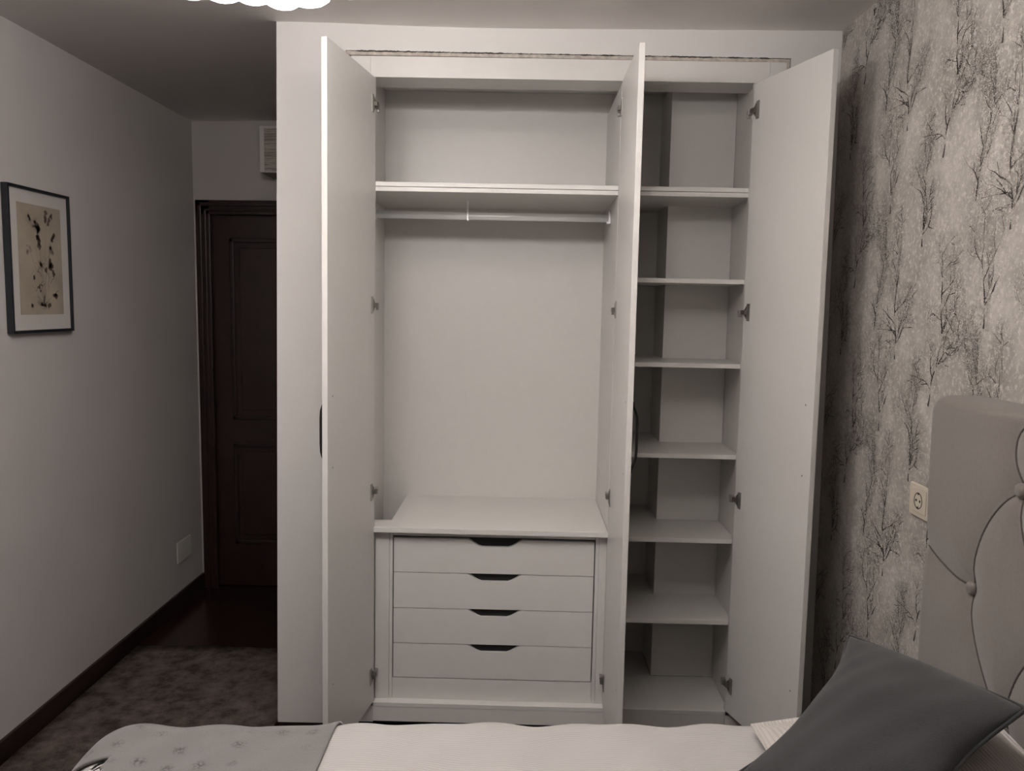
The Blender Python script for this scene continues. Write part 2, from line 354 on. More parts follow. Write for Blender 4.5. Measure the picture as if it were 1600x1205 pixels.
c0, c1, c2, c3 = 0, gyn-1, nV-1, nV-gyn; b0_, b1_, b2_, b3_ = nV, nV+1, nV+2, nV+3
FQ += [[b0_, b1_, b2_, b3_], [c0]+list(range(1, gyn))+[b1_, b0_], list(range(c3, c2+1))[::-1]+[b3_, b2_], list(range(c0, c3+1, gyn))[::-1]+[b0_, b3_], list(range(c1, c2+1, gyn))+[b2_, b1_]]
me = bpy.data.meshes.new('wall_right'); me.from_pydata(V.tolist(), [], FQ); me.materials.append(PAPER)
at_ = me.attributes.new('ink', 'FLOAT', 'POINT'); at_.data.foreach_set('value', np.concatenate([ink, np.zeros(4)]).astype(np.float32)); me.update()
wall_r = bpy.data.objects.new('wall_right', me); COL.objects.link(wall_r); struct(wall_r)
def print_mesh(name, m, V, Fc, MI, lab):
    me = bpy.data.meshes.new(name); me.from_pydata(V, [], Fc)
    for x in m: me.materials.append(x)
    me.polygons.foreach_set('material_index', MI); me.update()
    o = bpy.data.objects.new(name, me); COL.objects.link(o); o.parent = wall_r; o['kind'] = 'stuff'; o['label'] = lab
    return o
def inside(y, z): return (YF+.02 < y) & (y < -.006) & (z > .09) & (z < 2.49)
tiles = [(.06-ti*TW, tj*TH+(TH/2 if ti % 2 else 0)-.2) for ti in range(0, 8) for tj in range(-1, 5)]
V = []; Fc = []; MI = []
for oy, oz in tiles:
    for pts, w0, d in strokes:
        n = len(pts)
        for i in range(n-1):
            (a, b), (c, e) = pts[i], pts[i+1]; y0, z0, y1, z1 = oy-a, oz+b, oy-c, oz+e
            if not (inside(y0, z0) and inside(y1, z1)): continue
            h = .5+.5*math.sin(i*.9+n+a*37); h2 = .5+.5*math.sin((i+1)*.9+n+a*37)
            if d == 0 and h < .16: continue
            dy, dz = y1-y0, z1-z0; L = math.hypot(dy, dz)+1e-9; ny, nz = -dz/L, dy/L
            wa = (w0*(1-i/n)*.5+.0005)*(.45+.75*h); wb = (w0*(1-(i+1)/n)*.5+.0005)*(.45+.75*h2)
            k = len(V); V += [(XW_, y0+ny*wa, z0+nz*wa), (XW_, y1+ny*wb, z1+nz*wb), (XW_, y1-ny*wb, z1-nz*wb), (XW_, y0-ny*wa, z0-nz*wa)]
            Fc.append((k, k+1, k+2, k+3)); MI.append(0 if h > .4 else 1)
print_mesh('branch_print', [TWIG, TWIG2], V, Fc, MI, 'dark printed branches of the wallpaper')
FA = np.array([(a, b, s, float(k)) for a, b, s, k in flecks]); Vs = []; Ms = []
for oy, oz in tiles:
    if oy < -2.2: continue
    y, z = oy-FA[:, 0], oz+FA[:, 1]; k = inside(y, z); y, z, s_, dk = y[k], z[k], FA[k, 2], FA[k, 3]; q = (np.arange(len(y))*2.399) % 6.283; x = XR-np.where(dk > 0, .0009, .0012)
    P = np.stack([np.stack([x, y+s_*np.cos(q+t)*f, z+s_*np.sin(q+t)*f], 1) for t, f in ((0, 1.1), (1.7, .7), (3.1, 1.0), (4.6, .6))], 1); Vs.append(P.reshape(-1, 3)); Ms.append((1-dk).astype(int))
Vs = np.concatenate(Vs); Ms = np.concatenate(Ms)
print_mesh('blossom_print', [FLK_D, FLK_L], Vs.tolist(), np.arange(len(Vs)).reshape(-1, 4).tolist(), Ms.tolist(), 'pale and dark printed blossom flecks of the wallpaper')
print('flecks', len(Ms))

# ------------------------------------------------------------------ wardrobe (root slightly out of plumb, like the whole frame in the photo)
WX = .355
wr = empty('wardrobe', (WX, -.001, .002), 'white built-in wardrobe with three open doors, shelves and four drawers', 'wardrobe')
wr.rotation_euler = (0, .0085, 0)
T = .018; BY = .52; ZT = 2.335; XD = .845; XE = 1.294; XI = 1.31
def part(name, *a, m=MEL, p=wr, bevel=.0008): return box(name, m, p, *a, bevel=bevel)
# outer frame
part('header_board', -.017, 1.345, .0, .02, ZT, 2.405)
part('header_end', -.085, -.0175, .0, .02, ZT, 2.405); part('header_end', 1.3455, 1.402, .0, .02, ZT, 2.405)
part('header_soffit', -.055, XI, .0205, .122, ZT, ZT+T)
part('header_back', -.055, XI, .1225, .138, ZT-.0, 2.41)
part('stile', -.085, -.001, .0, .02, .02, ZT-.0005); part('stile', XE+.001, 1.402, .0, .02, .02, ZT-.0005)
part('side_panel', -.055-T, -.055, .0205, BY+T, .02, 2.42); part('side_panel', XI, XI+T, .0205, BY+T, .02, 2.42)
part('back_panel', -.055, XD+T, BY, BY+.01, .08, 2.42); part('back_panel', XD+T+.001, XI, BY, BY+.01, .08, 2.42)
part('top_panel', -.055, XI, .139, BY, 2.42, 2.438)
part('divider', XD+.001, XD+.019, .0205, BY, .096, ZT-.0005); part('divider', XD+.0195, XD+.036, .0205, BY, .096, ZT-.0005)
# fascia-covered double shelf through both compartments
for x0, x1 in ((-.054, XD), (XD+.037, XI)):
    y1 = BY if x1 < 1 else .284
    part('shelf', x0, x1, .012, BY-.001, 1.9525, 1.9680, bevel=.0012, m=MEL)
    part('shelf', x0, x1, .012, BY-.001, 1.9695, 1.9850, bevel=.0012, m=MEL)
bm = bmesh.new()
for dx in (.407, .424): lathe(bm, [(.0038, 0), (.0038, .0006)], (dx, .0121, 1.9605), (0, -1, 0), seg=14)
tag(obj('screw_cap', bm, PLATE, wr), 'pair of small round screw caps')
# boxed pillar in the right compartment
part('pillar_box', 1.065, XI-.001, .285, BY-.001, .0957, 2.40)
# shelves of the right compartment, cut around the boxed pillar
for z in (1.670, 1.373, 1.0465, .7375, .4335):
    bm = bmesh.new(); prism(bm, [(XD+.037, .016), (XI-.0005, .016), (XI-.0005, .2845), (1.0645, .2845), (1.0645, BY-.001), (XD+.037, BY-.001)], z-.0165, z, 'z')
    obj('shelf', bm, MEL, wr, bevel=.0012)
for x in (XD+.038, XI-.001):
    pass
part('base_shelf', XD+.037, XI-.0005, .0, .2845, .080, .0955)
part('base_shelf', XD+.037, 1.0645, .285, BY-.001, .080, .0955)
part('base_shelf', -.054, XD+.0365, .0, BY-.001, .080, .0955)
part('plinth', -.001, XE, .001, .018, .024, .0795)
part('plinth_gap_shade', -.001, XE, .03, .045, .0, .0795, m=DARK)  # near-black board painting the shade in the gap under the plinth
# drawer unit
part('filler_strip', -.001, .0515, .034, .052, .096, .7355)
part('filler_strip', .8185, XD+.0005, .034, .052, .096, .7355)
part('unit_side', .0522, .0630, .036, BY-.02, .096, .7355); part('unit_side', .8055, .8180, .036, BY-.02, .096, .7355)
part('unit_base', .0635, .8050, .037, BY-.02, .096, .1755)
part('unit_rail', .0635, .8050, .040, .20, .7165, .7355)
bm = bmesh.new(); prism(bm, [(-.054, .0), (XD, .0), (XD, BY-.001), (.047, BY-.001), (.047, .108), (-.054, .108)], .737, .7560, 'z')
obj('counter_top', bm, MEL, wr, bevel=.0012)
zs = [.7125, .5805, .4455, .3105, .1785]
for i in range(4):
    zt, zb = zs[i]-(.0030 if i == 0 else .0016), zs[i+1]+.0010
    x0, x1 = .0672, .8015; xc = .4385; hw, hb, dp = .099, .052, .0275
    pl = [(x0, zb), (x1, zb), (x1, zt)]
    # routed finger pull: soft shouldered notch
    nt_ = [(xc+hw, zt), (xc+hw-.010, zt-.0045), (xc+hw-.023, zt-.014), (xc+hb+.010, zt-dp+.005), (xc+hb-.004, zt-dp), (xc-hb+.004, zt-dp), (xc-hb-.010, zt-dp+.005), (xc-hw+.023, zt-.014), (xc-hw+.010, zt-.0045), (xc-hw, zt)]
    pl += nt_+[(x0, zt)]
    d = bpy.data.objects.new('drawer', None); COL.objects.link(d); d.parent = wr
    bm = bmesh.new(); prism(bm, pl, .036, .052, 'y'); obj('drawer_front', bm, MEL, d)
    bm = bmesh.new()
    bx(bm, x0+.012, x0+.024, .0525, .48, zb+.01, zt-.004); bx(bm, x1-.024, x1-.012, .0525, .48, zb+.01, zt-.004)
    bx(bm, x0+.024, x1-.024, .468, .48, zb+.01, zt-.004); bx(bm, x0+.024, x1-.024, .0525, .468, zb+.01, zb+.02)
    obj('drawer_box', bm, DRAWSHADE, d)
    bm = bmesh.new(); bx(bm, .0640, .8045, .0535, .0545, zs[i]-.034, zs[i]-.0002) ; obj('pull_shade_sheet', bm, DRAWSHADE, d)  # black sheet painting the shade seen through the finger pull
# dark reveal strips, their black standing in for shade in the drawer gaps
bm = bmesh.new(); bx(bm, .0632, .0664, .0525, .06, .1758, .7163); bx(bm, .8026, .8053, .0525, .06, .1758, .7163); bx(bm, .0664, .8026, .0525, .06, .7100, .7163); bx(bm, .0664, .8026, .0525, .06, .1758, .1790)
obj('gap_shade', bm, DRAWSHADE, wr)
# clothes rail
rail = bpy.data.objects.new('hanging_rail', None); COL.objects.link(rail); rail.parent = wr
bm = bmesh.new(); prof = []
for k in range(28):
    q = 2*PI*k/28; rr = 1+(.10*math.cos(6*q) if True else 0)
    prof.append((.262+.0075*math.cos(q)*rr, 1.8985+.0145*math.sin(q)))
A = [bm.verts.new((-.052, y, z)) for y, z in prof]; B = [bm.verts.new((XD-.003, y, z)) for y, z in prof]
for k in range(28): f = bm.faces.new((A[k], B[k], B[(k+1) % 28], A[(k+1) % 28])); f.smooth = True
bm.faces.new(A); bm.faces.new(B[::-1]); obj('rail_tube', bm, CHROME, rail)
for x0, x1 in ((-.054, -.046), (XD-.008, XD)):
    bm = bmesh.new(); bx(bm, x0, x1, .245, .279, 1.878, 1.924); bx(bm, x0 if x0 < 0 else x0-.006, x1+.006 if x0 < 0 else x1, .250, .274, 1.878, 1.886)
    obj('rail_flange', bm, CHROME, rail, bevel=.001)
bm = bmesh.new(); bx(bm, .302, .3085, .2505, .2535, 1.882, 1.9520); bx(bm, .302, .3085, .2505, .2735, 1.8805, 1.8835); bx(bm, .302, .3085, .2705, .2735, 1.8835, 1.9180); bx(bm, .302, .3085, .225, .2535, 1.9495, 1.9522)
obj('rail_bracket', bm, CHROME, rail, bevel=.0008)

# doors: built in a hinge-local frame (x along the leaf from hinge to free edge, +y = outer face), then swung open
HZ = (2.24, 1.556, .892, .207)
def leaf_door(hx, ang, side, width, lab):
    # side=+1: hinge on the left, leaf runs +x when closed. side=-1: hinge on the right. Inner face at y=0, outer at y=-T when closed
    d = bpy.data.objects.new('wardrobe_door', None); COL.objects.link(d); d.parent = wr; d.location = (hx, -.002, 0); d.rotation_euler = (0, 0, ang)
    d['label'] = lab
    s = side
    def X(a, b): return (min(s*a, s*b), max(s*a, s*b))
    bm = bmesh.new(); x = X(.0, width); bx(bm, x[0], x[1], -T, 0, .1, 2.3315)
    obj('door_leaf', bm, MEL, d, bevel=.001)
    for z in HZ:
        h = bpy.data.objects.new('hinge', None)
        bm = bmesh.new(); x = X(.022, .040)
        bx(bm, x[0], x[1], .0002, .0030, z-.030, z+.030)                      # cup flange
        x2 = X(.016, .030); 
        pl = [(s*.023, z-.024), (s*.012, z-.013), (s*.008, z-.008), (s*.008, z+.008), (s*.012, z+.013), (s*.023, z+.024)]
        prism(bm, pl, .0002, .0042, 'y', 1)
        x3 = X(.003, .026); bx(bm, x3[0], x3[1], .0043, .014, z-.0075, z+.0075, 1)
        hg = obj('hinge', bm, [STEEL, STEELD], d, bevel=.0006)
    off = width-.040
    for z in (1.275, 1.052, .352):
        bm = bmesh.new(); lathe(bm, [(.0028, 0), (.0028, .0004)], (s*off, .0001, z), (0, 1, 0), seg=10); obj('screw_hole', bm, STEELD, d)
    # black bow handle on the outer face
    bm = bmesh.new(); xs_ = s*(width-.042)
    pts = [(0.0, 1.278), (.004, 1.262), (.018, 1.243), (.026, 1.228), (.0285, 1.205), (.0285, 1.125), (.026, 1.100), (.018, 1.085), (.004, 1.068), (0.0, 1.052)]
    prev = None
    for dd, z in pts:
        dd *= .55
        q = [bm.verts.new((xs_+e*.005, -T-.0005-dd-f*.0075, z)) for e, f in ((-1, 0), (1, 0), (1, 1), (-1, 1))]
        if prev:
            for k in range(4): bm.faces.new((prev[k], q[k], q[(k+1) % 4], prev[(k+1) % 4]))
        else: bm.faces.new(q)
        prev = q
    bm.faces.new(prev[::-1])
    obj('handle', bm, BLACK, d, bevel=.001)
    return d
leaf_door(.000, -math.radians(98.2), 1, .440, 'left door, hinged on the left stile, standing open')
leaf_door(.8445, math.radians(90.0), -1, .424, 'middle door seen almost edge-on, hinged on the divider')
leaf_door(1.294, math.radians(90+17.2), -1, .414, 'right door swung wide open towards the wallpapered wall')
# hinge arms fixed to the carcass
for hx, s in ((-.001, 1), (XD, -1), (XI, -1)):
    for z in HZ:
        if hx == -.001 and z < .3: pass
        bm = bmesh.new(); a, b = (hx, hx+s*.012); x0, x1 = min(a, b), max(a, b)
        if s == -1 and hx > 1: x0, x1 = XI-.030, XI-.002
        bx(bm, x0, x1, .004, .030, z-.009, z+.007); bx(bm, x0+.002, x1-.002, .018, .034, z-.018, z-.008)
        obj('hinge_arm', bm, STEEL, wr, bevel=.001)

# ------------------------------------------------------------------ ceiling lamp (ring of frosted petals, only its front rim is in frame)
LX, LY, LZ = .362, -1.365, 2.205
lamp = empty('ceiling_lamp', (LX, LY, LZ), 'glowing ceiling lamp with scalloped frosted glass rim, above and left of the wardrobe', 'lamp')
bm = bmesh.new(); lathe(bm, [(.07, .285), (.07, .262), (.02, .255), (.012, .25), (.012, .08), (.06, .07), (.06, .05)], (.30, -.12, 0)); obj('canopy', bm, STEEL, lamp)
bm = bmesh.new(); tube(bm, [(0, 0, .055), (.30, -.12, .075), (.56, -.20, .055)], .009); obj('lamp_arm', bm, STEEL, lamp)
pet = None; upl = None
for hx_, hy_, RH, NP, nb in ((0, 0, .238, 26, 7), (.56, -.20, .130, 16, 4)):
    bm = bmesh.new(); lathe(bm, [(.005, -.022), (RH*.5, -.020), (RH*.84, -.008), (RH, .010), (RH, .030), (RH*.3, .040), (.0, .042)], (0, 0, 0), seg=40)
    o = obj('diffuser', bm, DIFFM, lamp); o.location = (hx_, hy_, 0)
    for k in range(NP):
        q = 2*PI*k/NP+.06
        if pet is None:
            bm = bmesh.new(); bmesh.ops.create_uvsphere(bm, u_segments=14, v_segments=10, radius=1)
            for v in bm.verts: v.co = Vector((v.co.x*.060, v.co.y*.046, v.co.z*.030*(1-.25*v.co.x)))
            pet = obj('petal', bm, LAMPM, lamp, smooth=True); o = pet
        else:
            o = pet.copy(); COL.objects.link(o); o.parent = lamp
        sc = 1+.16*math.sin(k*2.7)
        o.location = (hx_+RH*math.cos(q), hy_+RH*math.sin(q), .004+.006*math.sin(k*1.9)); o.rotation_euler = (0, 0.12, q); o.scale = (1, sc, sc)
    for k in range(nb):  # glowing shapes added out of view above the diffuser to brighten the ceiling
        q = 2*PI*k/nb
        if upl is None:
            bm = bmesh.new(); lathe(bm, [(.004, -.02), (.020, -.008), (.026, .010), (.020, .030), (.004, .038)], (0, 0, 0), seg=14); upl = obj('added_uplight', bm, UPLIGHTM, lamp); o = upl
        else: o = upl.copy(); COL.objects.link(o); o.parent = lamp
        o.location = (hx_+RH*.55*math.cos(q), hy_+RH*.55*math.sin(q), .068)

# ------------------------------------------------------------------ picture on the left wall
pc = empty('framed_picture', (XL, .045, 1.70), 'black-framed pressed flower print with pale mount on the left wall', 'picture')
X0 = .001; FD = .024; y0, y1, z0, z1 = -.186, .192, -.254, .252
bm = bmesh.new(); fw = .010
bx(bm, X0, FD, y0, y0+fw, z0, z1); bx(bm, X0, FD, y1-fw, y1, z0, z1); bx(bm, X0, FD, y0+fw, y1-fw, z0, z0+fw); bx(bm, X0, FD, y0+fw, y1-fw, z1-fw, z1)
obj('picture_frame', bm, FRAME, pc, bevel=.001)
mt = box('mount', MATT, pc, X0, .015, y0+fw, y1-fw, z0+fw, z1-fw)
py0, py1, pz0, pz1 = -.128, .137, -.190, .196
pr = box('print', PRINT, pc, .0152, .0158, py0, py1, pz0, pz1)
bm = bmesh.new(); rp = random.Random(5)
def stroke(pts, wd_, mi):
    for i in range(len(pts)-1):
        (a, b), (c, d) = pts[i], pts[i+1]; L = math.hypot(c-a, d-b)+1e-9; ny, nz = -(d-b)/L*wd_/2, (c-a)/L*wd_/2
        f = bm.faces.new([bm.verts.new((.0162, y, z)) for y, z in ((a+ny, b+nz), (c+ny, d+nz), (c-ny, d-nz), (a-ny, b-nz))]); f.material_index = mi
def blob(y, z, rr, mi, n=9, x=.0164):
    f = bm.faces.new([bm.verts.new((x, y+rr*rp.uniform(.5, 1.15)*math.cos(2*PI*k/n), z+rr*rp.uniform(.5, 1.15)*math.sin(2*PI*k/n))) for k in range(n)]); f.material_index = mi
heads = [(-.005, .072, .020, 0), (-.055, .150, .012, 1), (.050, .150, .020, 0), (.078, .165, .011, 0), (.080, .088, .015, 0), (.066, .048, .016, 1), (-.072, .040, .014, 1), (-.018, .125, .022, 1), (-.012, .105, .018, 1), (.045, -.018, .024, 0), (.075, -.040, .016, 0), (0, -.010, .015, 1), (.088, -.112, .017, 0), (-.045, -.060, .010, 0), (-.012, -.095, .014, 0), (-.060, -.155, .010, 1), (.030, -.160, .015, 0), (-.010, -.150, .016, 1)]
for (hy, hz, hr, mi) in heads:
    if hz > -.12:
        by = rp.uniform(-.015, .045); pts = []
        for k in range(9):
            t = k/8; pts.append((hy+(by-hy)*t**.7, hz+(-.172-hz)*t))
        stroke(pts, .0022, 1)
    for k in range(5): blob(hy+rp.gauss(0, hr*.5), hz+rp.gauss(0, hr*.5), hr*rp.uniform(.4, .8), mi)
for k in range(26):
    y, z = rp.gauss(.012, .030), rp.uniform(-.17, .02); a = rp.choice((-1, 1))
    stroke([(y, z), (y+a*.010, z+.014), (y+a*.024, z+.022)], .0022, rp.choice((0, 1, 1)))
obj('flower_drawing', bm, [INK1, INK2], pc, recalc=False)

# blank cover plate low on the left wall
bp_ = tag(box('cover_plate', PLATE, None, XL+.0002, XL+.007, 1.148, 1.318, .232, .342, bevel=.003), 'blank white cover plate low on the left wall near the dark door', 'cover plate')
# box above the door
wb = empty('wall_box', (0, 1.25, 2.21), 'pale wood-grained box mounted high above the dark door', 'box')
box('box_body', PLATE, wb, -.425, -.002, .012, YB-1.25-.001, 0, .222)
bm = bmesh.new(); 
for a in ((-.427, -.405, -.003, .2225), (-.405, -.002, .212, .2225), (-.405, -.002, -.003, .004)): bx(bm, a[0], a[1], 0, .012, a[2], a[3])
obj('box_frame', bm, PLATE, wb, bevel=.001)
box('box_lid', GRAIN, wb, -.405, -.002, .003, .0115, .004, .212)
box('box_underside', MAHOG, wb, -.424, -.002, .013, YB-1.25-.002, -.004, -.0003)

# socket
so = empty('power_socket', (XR, -.755, 1.055), 'ivory wall socket beside the grey headboard', 'socket')
bm = bmesh.new(); bx(bm, -.010, -.0013, -.05, .068, -.044, .044); obj('socket_plate', bm, SOCK, so, bevel=.003)
bm = bmesh.new(); bx(bm, -.0128, -.0101, -.028, .046, -.030, .034); obj('socket_insert', bm, SOCK, so, bevel=.001)
bm = bmesh.new(); tube(bm, [(-.0129, .012+.021*math.cos(q), .002+.021*math.sin(q)) for q in [2*PI*k/20 for k in range(20)]], .0012, closed=True, seg=6)
for yy in (.002, .022): lathe(bm, [(.0032, 0), (.0032, .0012)], (-.0129, yy, .002), (-1, 0, 0), seg=10)
for zz in (-.017, .021): bx(bm, -.0140, -.0129, .009, .015, zz-.003, zz+.003)
obj('socket_holes', bm, DARK, so)

# carpet
bm = bmesh.new(); NXc, NYc = 14, 40; grid = []
cx0, cx1, cy0, cy1 = -.836, -.012, -2.9, .670
for j in range(NYc+1):
    row = []
    for i in range(NXc+1):
        x = cx0+(cx1-cx0)*i/NXc; y = cy0+(cy1-cy0)*j/NYc
        y += .006*math.sin(x*9) if j == NYc else 0
        row.append(bm.verts.new((x, y, .010+.0008*math.sin(x*31+y*17))))
    grid.append(row)
for j in range(NYc):
    for i in range(NXc): f = bm.faces.new((grid[j][i], grid[j][i+1], grid[j+1][i+1], grid[j+1][i])); f.smooth = True
ed = [e for e in bm.edges if e.is_boundary]; ex = bmesh.ops.extrude_edge_only(bm, edges=ed)
for v in [g for g in ex['geom'] if isinstance(g, bmesh.types.BMVert)]: v.co.z = .0008
tag(obj('carpet_runner', bm, CARPET), 'dark grey-brown mottled carpet on the floor between bed and left wall', 'carpet')

# ------------------------------------------------------------------ bed
bed = empty('bed', (0, 0, 0), 'double bed with grey tufted headboard against the wallpapered wall', 'bed')
BX0, BX1, BYF, BYN = .02, 1.84, -1.15, -2.60
box('bed_base', SKIRT, bed, BX0+.03, BX1, BYN+.04, BYF-.04, .06, .30, bevel=.01)
for x in (BX0+.10, BX1-.10):
    for y in (BYN+.10, BYF-.10): box('bed_leg', SKIRT, bed, x-.03, x+.03, y-.03, y+.03, 0, .06)
box('mattress', mat('mattress_ticking', (.6, .58, .55), .9), bed, BX0+.015, BX1, BYN+.02, BYF-.02, .30, .595, bevel=.03)
# headboard: upholstered relief with ogee piping
HX = 1.875; HY0, HY1, HZ0, HZ1 = -2.78, -.945, .10, 1.365
segs = []; buttons = []
def bez(p, c, q, n=14): return [((1-t)**2*p[0]+2*t*(1-t)*c[0]+t*t*q[0], (1-t)**2*p[1]+2*t*(1-t)*c[1]+t*t*q[1]) for t in [k/n for k in range(n+1)]]
ub = [-1.303-.3*k for k in range(5)]; lb = [-1.153-.3*k for k in range(6)]; bb = [-1.003-.3*k for k in range(7)]
rows = [(ub, 1.212), (lb, .962), ([-1.303-.3*k for k in range(5)], .712), (lb, .462)]
for R, z in rows:
    for y in R: buttons.append((y, z))
for ri in range(len(rows)-1):
    (R, z), (S, zz) = rows[ri], rows[ri+1]
    for y in R:
        for y2 in S:
            if abs(abs(y-y2)-.15) < .01:
                if y2 > y: segs.append(bez((y, z), (y2-.0, (z+zz)/2+.03), (y2, zz)))       # towards the wardrobe
                else: segs.append(bez((y, z), (y, (z+zz)/2+.00), (y2, zz)))
for i, y in enumerate(ub):
    if i < len(ub)-1:
        y2 = ub[i+1]; ym = (y+y2)/2
        segs.append(bez((y, 1.212), (y+.045, 1.30), (y+.0, 1.335))[:]+bez((y, 1.335), (y-.025, 1.352), (ym, 1.354))[1:])
        segs.append(bez((y2, 1.212), (y2-.0, 1.30), (ym, 1.354)))
segs.append(bez((-1.153, .962), (-1.06, .962), (HY1, 1.005)))
segs.append(bez((-1.153, .462), (-1.06, .462), (HY1, .505)))
P1 = []; P2 = []
for s in segs:
    for i in range(len(s)-1): P1.append(s[i]); P2.append(s[i+1])
P1 = np.array(P1); P2 = np.array(P2); BT = np.array(buttons)
NYh, NZh = 300, 200
ys = np.linspace(HY0, HY1, NYh); zz_ = np.linspace(HZ0, HZ1, NZh)
Yg, Zg = np.meshgrid(ys, zz_); Pt = np.stack([Yg.ravel(), Zg.ravel()], 1)
def segdist(Pt):
    d = np.full(len(Pt), 9.)
    for a, b in zip(P1, P2):
        ab = b-a; L = ab@ab+1e-12; t = np.clip(((Pt-a)@ab)/L, 0, 1); q = a+t[:, None]*ab; d = np.minimum(d, np.hypot(*(Pt-q).T))
    return d
dS = segdist(Pt); dB = np.full(len(Pt), 9.)
for b in BT: dB = np.minimum(dB, np.hypot(*(Pt-b).T))
edge = np.minimum.reduce([Pt[:, 0]-HY0, HY1-Pt[:, 0], HZ1-Pt[:, 1]])
bul = .012*(1-np.exp(-dS/.035))-.010*np.exp(-(dB/.035)**2)
rnde = np.clip(edge/.022, 0, 1); rim = .024*(1-np.sqrt(np.clip(1-(1-rnde)**2, 0, 1)))
Xh = (HX-bul+rim)
# rounded outer corner
Yc, Zc = Pt[:, 0].copy(), Pt[:, 1].copy(); R_ = .045
for sgn, yc in ((1, HY1), (-1, HY0)):
    inx = (Yc-(yc-sgn*R_))*sgn; inz = Zc-(HZ1-R_); m_ = (inx > 0) & (inz > 0)
    rr = np.hypot(inx, inz); mx = np.maximum(inx, inz); k = np.where(m_ & (rr > 0), mx/np.maximum(rr, 1e-9), 1)
    Yc = np.where(m_, (yc-sgn*R_)+sgn*inx*k, Yc); Zc = np.where(m_, (HZ1-R_)+inz*k, Zc)
bm = bmesh.new(); V = [bm.verts.new((x, y, z)) for x, y, z in zip(Xh, Yc, Zc)]
for j in range(NZh-1):
    for i in range(NYh-1): f = bm.faces.new((V[j*NYh+i], V[(j+1)*NYh+i], V[(j+1)*NYh+i+1], V[j*NYh+i+1])); f.smooth = True
ed = [e for e in bm.edges if e.is_boundary]; ex = bmesh.ops.extrude_edge_only(bm, edges=ed); nv = [g for g in ex['geom'] if isinstance(g, bmesh.types.BMVert)]
for v in nv: v.co.x = XR-.003
hb = obj('headboard', bm, HEAD, bed); tag(hb, 'grey tufted upholstered headboard')
def hx_at(y, z):
    d = segdist(np.array([[y, z]]))[0]; b = min(np.hypot(*(BT-np.array([y, z])).T)); e = max(0, min(y-HY0, HY1-y, HZ1-z)); k = min(1, e/.022)
    return HX-(.012*(1-math.exp(-d/.035))-.010*math.exp(-(b/.035)**2))+.024*(1-math.sqrt(max(0, 1-(1-k)**2)))
for s in segs:
    bm = bmesh.new(); tube(bm, [(hx_at(y, z)-.0005, y, z) for y, z in s], .0026, seg=6); obj('piping', bm, PIPE, hb)
bt0 = None
for (y, z) in buttons:
    if bt0 is None:
        bm = bmesh.new(); lathe(bm, [(.0145, 0), (.0150, .005), (.0125, .010), (.007, .0125), (.001, .013)], (0, 0, 0), (-1, 0, 0), seg=18); bt0 = obj('tuft_button', bm, HEAD, hb); o = bt0
    else: o = bt0.copy(); COL.objects.link(o); o.parent = hb
    o.location = (HX+.0065, y+.004, z-.002)

def skew(p):
    t = min(1, max(0, p.x/1.0)); p.y += .070*t*t*(3-2*t)*min(1, max(0, (p.y+1.9)/.6)); return p
def fold(*a):
    p, n = fold0(*a); return skew(p), n
def fold0(px_, py_, zt, rr, rect):
    x0, x1, ya, yb = rect                          # inset rectangle
    cx_, cy_ = min(max(px_, x0), x1), min(max(py_, ya), yb); dx, dy = px_-cx_, py_-cy_; L = math.hypot(dx, dy)
    if L < 1e-9: return Vector((px_, py_, zt)), Vector((0, 0, 1))
    n = Vector((dx/L, dy/L, 0))
    if L < rr*PI/2:
        a = L/rr; return Vector((cx_, cy_, zt))+n*rr*math.sin(a)-Vector((0, 0, rr*(1-math.cos(a)))), n*math.sin(a)+Vector((0, 0, math.cos(a)))
    return Vector((cx_, cy_, zt))+n*rr-Vector((0, 0, rr+L-rr*PI/2)), n
def waves(x, y):
    return .006*math.sin(x*9+1.1+2*math.sin(y*3))*math.cos(y*5+x)+.003*math.sin(x*23+y*9)+.002*math.sin(x*41-y*30)+.004*math.sin(y*14+x*3)
def drape(name, m, lim, zt, rr, rect, nx, ny, extra=None, cut=None, parent=None):
    x0, x1, ya, yb = lim; bm = bmesh.new(); g = []
    for j in range(ny+1):
        row = []
        for i in range(nx+1):
            Y = ya+(yb-ya)*j/ny; xl = x0(Y) if callable(x0) else x0; X = xl+(x1-xl)*i/nx
            p, n = fold(X, Y, zt, rr, rect); k = waves(X, Y); L = math.hypot(X-min(max(X, rect[0]), rect[1]), Y-min(max(Y, rect[2]), rect[3]))
            hz = Vector((n.x, n.y, 0)); 
            if L > rr: k += .012*math.sin((X+Y)*22)*min(1, (L-rr)/.2)
            if extra: k += extra(X, Y)
            row.append(bm.verts.new(p+n*k))
        g.append(row)
    for j in range(ny):
        for i in range(nx):
            if cut and cut(x0+(x1-x0)*(i+.5)/nx, ya+(yb-ya)*(j+.5)/ny): continue
            f = bm.faces.new((g[j][i], g[j][i+1], g[j+1][i+1], g[j+1][i])); f.smooth = True
    for v in [v for v in bm.verts if not v.link_faces]: bm.verts.remove(v)
    o = obj(name, bm, m, parent, recalc=False)
    return o
RECT = (.095, 1.80, -2.50, -1.26); RR = .13; ZTOP = .641
du = drape('duvet', DUVET, (-.22, 1.80, -2.85, -.90), ZTOP, RR, RECT, 190, 170)
tag(du, 'white corded bedspread covering the bed, right of the grey throw', 'bedspread')
sl = du.modifiers.new('thick', 'SOLIDIFY'); sl.thickness = .012; sl.offset = -1
th = drape('throw_blanket', THROW, (-.14, .500, -2.78, -.98), ZTOP+.007, RR+.007, RECT, 110, 260, cut=lambda X, Y: Y < -1.345 and X < .074-(Y+1.345)*.1)
tag(th, 'grey throw blanket with small star motifs over the foot of the bed', 'blanket')
sl = th.modifiers.new('thick', 'SOLIDIFY'); sl.thickness = .005; sl.offset = -.2
